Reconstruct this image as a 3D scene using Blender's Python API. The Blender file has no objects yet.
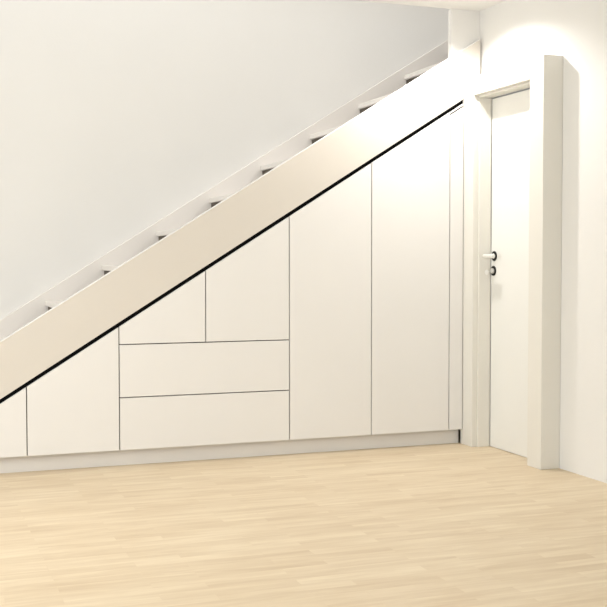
import bpy, bmesh, math
from mathutils import Vector, Matrix
S = bpy.context.scene
COL = S.collection

# ------------------------------------------------------------------ materials
def mat(name, col, rough=0.5, metal=0.0, spec=0.5, bump=0.0, bscale=200.0, coat=0.0):
    m = bpy.data.materials.new(name); m.use_nodes = True
    nt = m.node_tree; b = nt.nodes['Principled BSDF']
    b.inputs['Roughness'].default_value = rough
    b.inputs['Metallic'].default_value = metal
    b.inputs['Specular IOR Level'].default_value = spec
    b.inputs['Coat Weight'].default_value = coat
    tc = nt.nodes.new('ShaderNodeTexCoord')
    n = nt.nodes.new('ShaderNodeTexNoise'); n.inputs['Scale'].default_value = 3.0
    n.inputs['Detail'].default_value = 4
    nt.links.new(tc.outputs['Object'], n.inputs['Vector'])
    mx = nt.nodes.new('ShaderNodeMix'); mx.data_type = 'RGBA'
    c = Vector(col)
    mx.inputs[6].default_value = (*(c * 0.985), 1); mx.inputs[7].default_value = (*[min(1, v * 1.015) for v in c], 1)
    nt.links.new(n.outputs['Fac'], mx.inputs[0]); nt.links.new(mx.outputs[2], b.inputs['Base Color'])
    if bump:
        n2 = nt.nodes.new('ShaderNodeTexNoise'); n2.inputs['Scale'].default_value = bscale
        n2.inputs['Detail'].default_value = 3
        nt.links.new(tc.outputs['Object'], n2.inputs['Vector'])
        bp = nt.nodes.new('ShaderNodeBump'); bp.inputs['Strength'].default_value = bump
        bp.inputs['Distance'].default_value = 0.002
        nt.links.new(n2.outputs['Fac'], bp.inputs['Height']); nt.links.new(bp.outputs['Normal'], b.inputs['Normal'])
    return m

def floor_mat():
    m = bpy.data.materials.new('light_oak_parquet'); m.use_nodes = True
    nt = m.node_tree; L = nt.links; N = nt.nodes; b = N['Principled BSDF']
    tc = N.new('ShaderNodeTexCoord')
    def brick(w, h, mortar, off):
        k = N.new('ShaderNodeTexBrick'); k.inputs['Scale'].default_value = 1.0
        k.inputs['Brick Width'].default_value = w; k.inputs['Row Height'].default_value = h
        k.inputs['Mortar Size'].default_value = mortar; k.inputs['Mortar Smooth'].default_value = 0.3
        k.inputs['Color1'].default_value = (0, 0, 0, 1); k.inputs['Color2'].default_value = (1, 1, 1, 1)
        k.inputs['Mortar'].default_value = (0.5, 0.5, 0.5, 1)
        k.offset = off; k.offset_frequency = 2
        L.new(tc.outputs['Object'], k.inputs['Vector']); return k
    k1 = brick(0.47, 0.066, 0.0006, 0.37)      # parquet staves
    # grain stretched along the boards, shifted per stave
    mp = N.new('ShaderNodeMapping'); mp.inputs['Scale'].default_value = (2.4, 20, 1)
    L.new(tc.outputs['Object'], mp.inputs['Vector'])
    add = N.new('ShaderNodeVectorMath'); add.operation = 'ADD'
    sc = N.new('ShaderNodeVectorMath'); sc.operation = 'SCALE'; sc.inputs['Scale'].default_value = 13.0
    L.new(k1.outputs['Color'], sc.inputs[0]); L.new(mp.outputs['Vector'], add.inputs[0]); L.new(sc.outputs['Vector'], add.inputs[1])
    g = N.new('ShaderNodeTexNoise'); g.inputs['Scale'].default_value = 1.0; g.inputs['Detail'].default_value = 6
    g.inputs['Roughness'].default_value = 0.6; g.inputs['Distortion'].default_value = 0.5
    L.new(add.outputs['Vector'], g.inputs['Vector'])
    r1 = N.new('ShaderNodeValToRGB')
    r1.color_ramp.elements[0].position = 0.0; r1.color_ramp.elements[0].color = (*FLOOR_A, 1)
    r1.color_ramp.elements[1].position = 1.0; r1.color_ramp.elements[1].color = (*FLOOR_B, 1)
    ma = N.new('ShaderNodeMath'); ma.operation = 'MULTIPLY_ADD'
    L.new(k1.outputs['Color'], ma.inputs[0]); ma.inputs[1].default_value = 0.24
    mg = N.new('ShaderNodeMath'); mg.operation = 'MULTIPLY_ADD'; mg.inputs[1].default_value = 1.9; mg.inputs[2].default_value = -0.57
    L.new(g.outputs['Fac'], mg.inputs[0]); L.new(mg.outputs[0], ma.inputs[2]); L.new(ma.outputs[0], r1.inputs['Fac'])
    # large soft drift of tone
    mx = N.new('ShaderNodeMix'); mx.data_type = 'RGBA'; mx.blend_type = 'MULTIPLY'
    mx.inputs[7].default_value = (0.80, 0.74, 0.66, 1)
    mm = N.new('ShaderNodeMath'); mm.operation = 'MULTIPLY'; mm.inputs[1].default_value = 0.2
    L.new(k1.outputs['Fac'], mm.inputs[0]); L.new(mm.outputs[0], mx.inputs[0])
    mo = N.new('ShaderNodeMapping'); mo.inputs['Scale'].default_value = (1.1, 4.5, 1)
    L.new(tc.outputs['Object'], mo.inputs['Vector'])
    n3 = N.new('ShaderNodeTexNoise'); n3.inputs['Scale'].default_value = 1.3; n3.inputs['Detail'].default_value = 4
    L.new(mo.outputs['Vector'], n3.inputs['Vector'])
    m3 = N.new('ShaderNodeMath'); m3.operation = 'MULTIPLY_ADD'; m3.inputs[1].default_value = 0.55; m3.inputs[2].default_value = -0.275
    L.new(n3.outputs['Fac'], m3.inputs[0])
    m4 = N.new('ShaderNodeMath'); m4.operation = 'ADD'; L.new(ma.outputs[0], m4.inputs[0]); L.new(m3.outputs[0], m4.inputs[1])
    L.new(m4.outputs[0], r1.inputs['Fac'])
    L.new(r1.outputs['Color'], mx.inputs[6]); L.new(mx.outputs[2], b.inputs['Base Color'])
    b.inputs['Roughness'].default_value = 0.48; b.inputs['Specular IOR Level'].default_value = 0.35
    return m

FLOOR_A = (0.61, 0.475, 0.315); FLOOR_B = (0.79, 0.675, 0.495)
M = {}
M['wall'] = mat('white_wall_paint', (0.80, 0.788, 0.76), 0.9, spec=0.2, bump=0.15, bscale=90)
M['ceil'] = mat('white_ceiling_paint', (0.82, 0.81, 0.785), 0.9, spec=0.2)
M['lacq'] = mat('white_lacquer_front', (0.805, 0.79, 0.765), 0.38, spec=0.4, bump=0.03, bscale=300)
M['string'] = mat('cream_stringer_paint', (0.69, 0.645, 0.58), 0.45, spec=0.4)
M['stair'] = mat('white_stair_paint', (0.79, 0.755, 0.715), 0.5, spec=0.4)
M['riser'] = mat('dark_riser_board', (0.12, 0.105, 0.085), 0.7, spec=0.2)  # one even dark tone for all risers
M['edge'] = mat('edge_highlight_white', (0.88, 0.87, 0.85), 0.5, spec=0.4)  # bright white imitating light caught on the stringer's top edge
M['plinth'] = mat('greige_plinth', (0.80, 0.77, 0.73), 0.45)
M['frame'] = mat('white_frame_lacquer', (0.775, 0.752, 0.69), 0.4, spec=0.4)
M['leaf'] = mat('white_door_lacquer', (0.83, 0.825, 0.785), 0.42, spec=0.4)
M['carc'] = mat('gap_shade_board', (0.10, 0.085, 0.07), 0.8)  # carcass coloured dark to stand in for shade inside the door gaps
M['black'] = mat('black_gap_profile', (0.004, 0.004, 0.004), 0.8, spec=0.05)
M['blackp'] = mat('black_rosette', (0.006, 0.006, 0.006), 0.4, spec=0.2)
M['steel'] = mat('satin_steel', (0.86, 0.85, 0.82), 0.35, metal=0.5)
M['lampw'] = mat('white_lamp_trim', (0.8, 0.8, 0.8), 0.5)
M['floor'] = floor_mat()
M['glow'] = mat('glowing_lamp_lens', (0.9, 0.88, 0.84), 0.5)
_g = M['glow'].node_tree.nodes['Principled BSDF']
_g.inputs['Emission Color'].default_value = (1, .95, .88, 1); _g.inputs['Emission Strength'].default_value = 4.0

# ------------------------------------------------------------------ mesh helpers
def box(bm, x0, x1, y0, y1, z0, z1):
    vs = [bm.verts.new((x, y, z)) for x in (x0, x1) for y in (y0, y1) for z in (z0, z1)]
    for f in ((0, 1, 3, 2), (4, 6, 7, 5), (0, 4, 5, 1), (2, 3, 7, 6), (0, 2, 6, 4), (1, 5, 7, 3)):
        bm.faces.new([vs[i] for i in f])
def prism(bm, pts, y0, y1):
    """polygon in x,z extruded along y"""
    a = [bm.verts.new((x, y0, z)) for x, z in pts]; b = [bm.verts.new((x, y1, z)) for x, z in pts]
    bm.faces.new(a); bm.faces.new(b[::-1]); n = len(pts)
    for i in range(n): bm.faces.new([a[i], b[i], b[(i + 1) % n], a[(i + 1) % n]])
def cyl(bm, c, axis, r, h, seg=32, r2=None):
    """cylinder starting at c running h along axis"""
    q = Vector((0, 0, 1)).rotation_difference(Vector(axis).normalized()).to_matrix().to_4x4()
    bmesh.ops.create_cone(bm, cap_ends=True, segments=seg, radius1=r, radius2=r if r2 is None else r2, depth=h,
                          matrix=Matrix.Translation(Vector(c) + Vector(axis).normalized() * h / 2) @ q)
def link(name, bm, m, parent=None, bev=0.0, seg=2, smooth=False, origin=None):
    bmesh.ops.recalc_face_normals(bm, faces=bm.faces)
    me = bpy.data.meshes.new(name)
    if origin is not None: bmesh.ops.translate(bm, verts=bm.verts, vec=-Vector(origin))
    bm.to_mesh(me); bm.free(); me.materials.append(m)
    o = bpy.data.objects.new(name, me); COL.objects.link(o)
    if origin is not None: o.location = origin
    if parent is not None:
        o.parent = parent
        o.matrix_parent_inverse = Matrix.Translation(-world_loc(parent))
    if bev:
        b = o.modifiers.new('bevel', 'BEVEL'); b.width = bev; b.segments = seg; b.limit_method = 'ANGLE'; b.angle_limit = math.radians(35)
        b.harden_normals = False
    if smooth:
        for p in me.polygons: p.use_smooth = True
    return o
def world_loc(o):
    v = Vector(o.location)
    return v
def empty(name, loc):
    o = bpy.data.objects.new(name, None); o.location = loc; o.empty_display_size = 0.1; COL.objects.link(o); return o
def tag(o, label=None, cat=None, group=None, kind=None):
    if label: o['label'] = label
    if cat: o['category'] = cat
    if group: o['group'] = group
    if kind: o['kind'] = kind
    return o
def struct(name, bm, m, **k): return tag(link(name, bm, m, **k), kind='structure')
def B(*boxes):
    bm = bmesh.new()
    for b in boxes: box(bm, *b)
    return bm

# ------------------------------------------------------------------ key measures
XW = 3.177            # door wall
HC = 2.514            # ceiling
SL = 0.622            # stair slope
XL, YF, YB = -2.6, -7.0, 0.825
XR = 4.4; HU = 5.0
gap0 = lambda x: 0.0725 + SL * x      # door tops
gap1 = lambda x: 0.0975 + SL * x     # stringer underside
top1 = lambda x: 0.3835 + SL * x     # stringer top
skir = lambda x: 0.4045 + SL * x     # inner stringer top

# ------------------------------------------------------------------ setting
struct('floor', B((XL - .15, XR + .15, YF - .15, YB + .15, -0.12, 0)), M['floor'])
OX = -0.3
struct('ceiling', B((XL, XW, YF, 0.03, HC, HC + .166), (XL, OX, 0.03, YB, HC, HC + .166),
                    (XW, XR, YF, 0.03, HC, HC + .166)), M['ceil'])
struct('wall_back', B((XL - .15, XR + .15, YB, YB + .15, 0, HU)), M['wall'])
# left wall with an invented window, added for fill light
W1 = (-3.6, -1.4, 0.9, 2.15)
struct('wall_left', B((XL - .15, XL, YF, W1[0], 0, HC + .166), (XL - .15, XL, W1[1], YB, 0, HC + .166),
                      (XL - .15, XL, W1[0], W1[1], 0, W1[2]), (XL - .15, XL, W1[0], W1[1], W1[3], HC + .166),
                      (XL - .15, XL, -2.5, YB, HC + .166, HU)), M['wall'])
# wall behind the camera with a wide invented window for fill light
W2 = (-1.6, 2.2, 0.3, 2.25)
struct('wall_front', B((XL - .15, W2[0], YF - .15, YF, 0, HC + .166), (W2[1], XR, YF - .15, YF, 0, HC + .166),
                       (W2[0], W2[1], YF - .15, YF, 0, W2[2]), (W2[0], W2[1], YF - .15, YF, W2[3], HC + .166)), M['wall'])
DY0, DY1, DZ = -0.684, -0.122, 1.992      # clear opening of the door
struct('wall_right', B((XW, XW + .12, YF, DY0 - .02, 0, HC), (XW, XW + .12, DY1 + .02, 0.03, 0, HC),
                       (XW, XW + .12, DY0 - .02, DY1 + .02, DZ + .02, HC)), M['wall'])
bm = bmesh.new()
prism(bm, [(2.992, 2.225), (XW, 2.345), (XW, HC), (2.992, HC)], 0.031, 0.07)
struct('wall_stair', bm, M['wall'])
struct('wall_end', B((XR, XR + .15, 0.0, YB, 0, HC), (XR, XR + .15, -2.5, YB, HC, HU), (XW + .12, XR, 0, 0.03, 0, HC)), M['wall'])
struct('wall_upper', B((XL - .15, XR + .15, -2.65, -2.5, HC + .166, HU)), M['wall'])
struct('ceiling_upper', B((XL - .15, XR + .15, -2.65, YB + .15, HU, HU + .1)), M['ceil'])
# frames of the two invented, unseen windows (behind and beside the camera)
def win_frame(name, a, b, c, d, axis):
    bm = bmesh.new(); t = .06
    def bb(u0, u1, z0, z1):
        if axis == 'y': box(bm, u0, u1, YF - .10, YF - .04, z0, z1)
        else: box(bm, XL - .10, XL - .04, u0, u1, z0, z1)
    bb(a, a + t, c, d); bb(b - t, b, c, d); bb(a + t, b - t, c, c + t); bb(a + t, b - t, d - t, d)
    m = (a + b) / 2; bb(m - t / 2, m + t / 2, c + t, d - t)
    return struct(name, bm, M['frame'])
win_frame('added_window_1', W1[0], W1[1], W1[2], W1[3], 'x')
win_frame('added_window_2', W2[0], W2[1], W2[2], W2[3], 'y')

# ------------------------------------------------------------------ staircase
st = tag(empty('staircase', (-0.35, 0.4, 0)),
         'straight white staircase climbing to the right above the slanted built-in cupboards', 'staircase')
bm = bmesh.new()
prism(bm, [(-0.35, 0), (-0.155, 0), (3.0575, gap1(3.0575)), (3.0575, 2.1135), (3.165, 2.1135), (3.165, top1(3.165) - .0055), (-0.35, top1(-0.35) - .0055)], 0.0, 0.03)
o = link('outer_stringer', bm, M['string'], st, bev=0.001)
bm = bmesh.new()
prism(bm, [(-0.35, top1(-0.35) - .0055), (3.165, top1(3.165) - .0055), (3.165, top1(3.165)), (-0.35, top1(-0.35))], -0.0005, 0.0305)  # added strip, its white colour stands in for the edge highlight
o2 = link('edge_highlight', bm, M['edge'], st, bev=0.002); o2['label'] = 'thin white strip painted as a highlight along the stringer top'
o['label'] = 'wide cream outer stringer board'
bm = bmesh.new()
prism(bm, [(-0.35, 0), (-0.1, 0), (XR - .6, 0.05 + SL * (XR - .6)), (XR - .6, 2.66), (3.62, 2.66), (-0.35, skir(-0.35))], 0.80, 0.8245)
link('inner_stringer', bm, M['stair'], st, bev=0.004)
bm = bmesh.new()
prism(bm, [(-0.11, 0.006), (3.057, gap0(3.057) + .001), (3.057, gap1(3.057)), (-0.15, 0.004)], 0.010, 0.030)
o = link('shadow_gap', bm, M['black'], st); o['label'] = 'black recessed shadow gap under the stringer'
RUN, RISE = 0.3256, 0.2027
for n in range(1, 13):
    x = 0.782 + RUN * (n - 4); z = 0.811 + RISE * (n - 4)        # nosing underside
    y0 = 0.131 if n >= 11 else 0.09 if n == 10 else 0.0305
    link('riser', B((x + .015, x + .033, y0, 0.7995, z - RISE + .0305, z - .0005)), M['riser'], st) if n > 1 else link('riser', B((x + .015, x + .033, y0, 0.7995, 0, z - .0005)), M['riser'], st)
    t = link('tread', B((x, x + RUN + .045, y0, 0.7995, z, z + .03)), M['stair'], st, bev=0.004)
# upper landing
struct('floor_upper', B((0.782 + RUN * 9 , XR, 0.131, 0.7995, 2.645, 2.675)), M['stair'])

# ------------------------------------------------------------------ cupboards under the stair
G = 0.0027     # half gap
ZB = 0.088
def front(bm, x0, x1, z0, z1=None):
    a, b = x0 + G, x1 - G
    if z1 is None: prism(bm, [(a, z0), (b, z0), (b, gap0(b)), (a, gap0(a))], 0.0, 0.019)
    else: prism(bm, [(a, z0), (b, z0), (b, z1), (a, z1)], 0.0, 0.019)
def carcass(x0, x1, parent):
    t = 0.016; bm = bmesh.new(); y0, y1 = 0.0205, 0.56
    c = lambda x: 0.055 + SL * x
    a, b = x0 + .0004, x1 - .0004
    prism(bm, [(a, ZB), (a + t, ZB), (a + t, c(a + t)), (a, c(a))], y0, y1)
    prism(bm, [(b - t, ZB), (b, ZB), (b, c(b)), (b - t, c(b - t))], y0, y1)
    prism(bm, [(a + t, ZB), (b - t, ZB), (b - t, ZB + t), (a + t, ZB + t)], y0, y1)
    prism(bm, [(a + t, c(a + t) - .02), (b - t, c(b - t) - .02), (b - t, c(b - t)), (a + t, c(a + t))], y0, y1)
    prism(bm, [(a + t, ZB + t), (b - t, ZB + t), (b - t, c(b - t) - .02), (a + t, c(a + t) - .02)], y1 - .008, y1)
    return link('carcass', bm, M['carc'], parent)
GRP = 'white handleless cupboards built in under the stairs'
def unit(x0, x1, label, fronts):
    r = tag(empty('under_stair_cupboard', ((x0 + x1) / 2, 0.3, ZB)), label, 'cupboard', GRP)
    carcass(x0, x1, r)
    for nm, a, b, z0, z1 in fronts:
        bm = bmesh.new(); front(bm, a, b, z0, z1)
        link(nm, bm, M['lacq'], r, bev=0.0012)
    return r
zd1, zd2 = 0.3619, 0.6385
unit(0.06, 0.5873, 'lowest and leftmost white cupboard, its small slanted door cut by the photo edge', [('door', 0.06, 0.5873, ZB, None)])
unit(0.5873, 1.0563, 'short white cupboard with one slanted door, left of the drawers', [('door', 0.5873, 1.0563, ZB, None)])
unit(1.0563, 1.9916, 'wide white cupboard with two stacked drawers below two slanted doors',
     [('drawer', 1.0563, 1.9916, ZB, zd1 - G), ('drawer', 1.0563, 1.9916, zd1 + G, zd2 - G),
      ('door', 1.0563, 1.520, zd2 + G, None), ('door', 1.520, 1.9916, zd2 + G, None)])
unit(1.9916, 2.4811, 'tall white cupboard with one slanted door, directly right of the drawers', [('door', 1.9916, 2.4811, ZB, None)])
unit(2.4811, 2.9717, 'tallest white cupboard door, beside the narrow filler strip near the room door', [('door', 2.4811, 2.9717, ZB, None)])
# filler between last cupboard and the door frame, with its slim capping piece
f = tag(empty('filler_panel', (3.015, 0.01, ZB)), 'narrow white filler strip between the tallest cupboard and the door frame', 'panel')
a, b = 2.9717 + G, 3.0575
bm = bmesh.new(); prism(bm, [(a, ZB), (b, ZB), (b, gap0(b) - .019), (a, gap0(a) - .019)], 0.0, 0.019)
link('panel_board', bm, M['lacq'], f, bev=0.001)
bm = bmesh.new(); prism(bm, [(a, gap0(a) - .0105), (b, gap0(b) - .0105), (b, gap0(b)), (a, gap0(a))], 0.0, 0.019)
link('top_strip', bm, M['lacq'], f, bev=0.0006)
bm = bmesh.new(); prism(bm, [(a, ZB), (b, ZB), (b, gap0(b) - .002), (a, gap0(a) - .002)], 0.0200, 0.036)
link('gap_shade_backing', bm, M['black'], f)  # black sheet imitates shade in the thin gaps around the filler
bm = bmesh.new(); prism(bm, [(0.06, 0.0), (3.0615, 0.0), (3.0615, ZB - .0005), (0.06, ZB - .0005)], 0.05, 0.068)
tag(link('plinth', bm, M['plinth'], bev=0.001), 'long recessed greige plinth running along the floor under the cupboards', 'plinth')

# ------------------------------------------------------------------ door with its deep boxed frame
d = tag(empty('door_1', (XW, (DY0 + DY1) / 2, 0)), kind='structure')
XO = 3.062
def post(y0, y1, s):
    bm = bmesh.new(); box(bm, XO, XW - .0005, y0, y1, 0, 2.112)
    return link('frame_post', bm, M['frame'], d, bev=0.003)
post(-0.107, 0.028, 1)
post(-0.827, -0.685 - .012, 1)
link('frame_header', B((XO, XW - .0005, -0.685 - .0115, -0.1075, 2.006, 2.112)), M['frame'], d, bev=0.003)
# stepped lining inside the frame
bm = bmesh.new()
box(bm, XO + .032, XW - .004, -0.120, -0.1075, 0, 1.994); box(bm, XO + .032, XW - .004, -0.6965, -0.684, 0, 1.994)
box(bm, XO + .032, XW - .004, -0.6965, -0.1075, 1.994, 2.0055)
link('frame_lining', bm, M['frame'], d, bev=0.003)
leaf = link('door_leaf', B((3.1735, 3.2135, DY0 + .003, DY1 - .001, 0.002, 1.988)), M['leaf'], d, bev=0.002)
LX = 3.1735
bm = bmesh.new(); cyl(bm, (LX, -0.160, 1.096), (-1, 0, 0), 0.0280, 0.005)
r1 = link('handle_rosette', bm, M['blackp'], leaf, bev=0.001)
bm = bmesh.new(); cyl(bm, (LX - .005, -0.160, 1.096), (-1, 0, 0), 0.015, 0.006)
cyl(bm, (LX - .011, -0.160, 1.096), (-1, 0, 0), 0.010, 0.052, 24)
cyl(bm, (LX - .063, -0.151, 1.096), (0, -1, 0), 0.012, 0.105, 24)
link('lever_handle', bm, M['steel'], leaf, bev=0.0025)
bm = bmesh.new(); cyl(bm, (LX, -0.152, 1.012), (-1, 0, 0), 0.0280, 0.005)
link('key_rosette', bm, M['blackp'], leaf, bev=0.001)
bm = bmesh.new(); cyl(bm, (LX - .005, -0.152, 1.012), (-1, 0, 0), 0.0155, 0.009)
cyl(bm, (LX - .012, -0.152, 1.007), (-1, 0, 0), 0.0035, 0.022, 12)
q = []
for k in range(24):
    a = 2 * math.pi * k / 24
    q.append((LX - .046 + .012 * math.cos(a), 1.004 + .015 * math.sin(a)))
prism(bm, q, -0.1535, -0.1505)
link('key', bm, M['steel'], leaf, bev=0.0006)

# ------------------------------------------------------------------ lights
def downlight(x, y, power, size=140, blend=0.5, rad=0.035, col=(1, .97, .945), aim=None):
    bm = bmesh.new()
    seg = 40
    rings = [(0.046, HC - .001), (0.048, HC - .005), (0.034, HC - .004), (0.033, HC - .0005)]
    vr = [[bm.verts.new((x + r * math.cos(2 * math.pi * k / seg), y + r * math.sin(2 * math.pi * k / seg), z)) for k in range(seg)] for r, z in rings]
    for i in range(3):
        for k in range(seg): bm.faces.new([vr[i][k], vr[i][(k + 1) % seg], vr[i + 1][(k + 1) % seg], vr[i + 1][k]])
    o = link('ceiling_downlight', bm, M['lampw'])
    bm = bmesh.new(); cyl(bm, (x, y, HC - .003), (0, 0, 1), 0.0325, 0.0025, 32)
    link('lens', bm, M['glow'], o)
    l = bpy.data.lights.new('downlight_lamp', 'SPOT'); l.energy = power; l.color = col
    l.spot_size = math.radians(size); l.spot_blend = blend; l.shadow_soft_size = rad
    lo = bpy.data.objects.new('downlight_lamp', l); lo.location = (x, y, HC - .012 ); COL.objects.link(lo)
    if aim: lo.rotation_euler = Vector(aim).to_track_quat('-Z', 'Y').to_euler()
    return o
tag(downlight(2.676, -0.335, 76, 138, 0.5, 0.032, aim=(.12, -.04, -.98)), 'round recessed ceiling downlight beside the door frame', 'downlight')
def area(name, loc, rot, sx, sy, power, col):
    l = bpy.data.lights.new(name, 'AREA'); l.shape = 'RECTANGLE'; l.size = sx; l.size_y = sy; l.energy = power; l.color = col
    o = bpy.data.objects.new(name, l); o.location = loc; o.rotation_euler = rot; COL.objects.link(o); return o
# added fill light at the two invented windows, and the upstairs skylight
area('added_window_fill', (XL - .2, (W1[0] + W1[1]) / 2, (W1[2] + W1[3]) / 2), (0, math.radians(-90), 0), W1[3] - W1[2], W1[1] - W1[0], 131, (.95, .985, 1))
area('added_window_fill', ((W2[0] + W2[1]) / 2, YF - .2, (W2[2] + W2[3]) / 2), (math.radians(90), 0, 0), W2[1] - W2[0], W2[3] - W2[2], 58, (.95, .985, 1))
area('skylight', (1.2, -0.6, HU - .05), (0, 0, 0), 3.5, 1.6, 72, (1, .985, .965))
# invented downlights, added as fill along the cupboard side of the room
for x, y, e in ((0.3, -1.3, 64), (-1.3, -1.3, 10)):
    tag(downlight(x, y, e, 140, 0.9, 0.06), 'added round fill downlight along the cupboard side of the room', 'downlight', 'added fill downlights along the cupboard side of the room')

w = bpy.data.worlds.new('sky'); S.world = w; w.use_nodes = True
w.node_tree.nodes['Background'].inputs[0].default_value = (.8, .88, 1, 1)
w.node_tree.nodes['Background'].inputs[1].default_value = 0.6

# ------------------------------------------------------------------ camera
f = 1091.288; yaw, pit, rol, D, h = math.radians(20.2751), math.radians(2.3922), math.radians(-0.049), 5.6131, 1.0864
fw = Vector((math.sin(yaw) * math.cos(pit), math.cos(yaw) * math.cos(pit), -math.sin(pit)))
r = Vector((math.cos(yaw), -math.sin(yaw), 0)); u = r.cross(fw)
r2 = r * math.cos(rol) + u * math.sin(rol); u2 = -r * math.sin(rol) + u * math.cos(rol)
cd = bpy.data.cameras.new('camera'); co = bpy.data.objects.new('camera', cd); COL.objects.link(co)
cd.sensor_width = 36; cd.lens = f / 607 * 36; cd.clip_start = 0.05
R = Matrix((r2, u2, -fw)).transposed().to_4x4()
co.matrix_world = Matrix.Translation((0, -D, h)) @ R
S.camera = co
S.view_settings.view_transform = 'Standard'; S.view_settings.look = 'None'
S.view_settings.exposure = -0.04; S.view_settings.gamma = 1; S.view_settings.use_curve_mapping = False
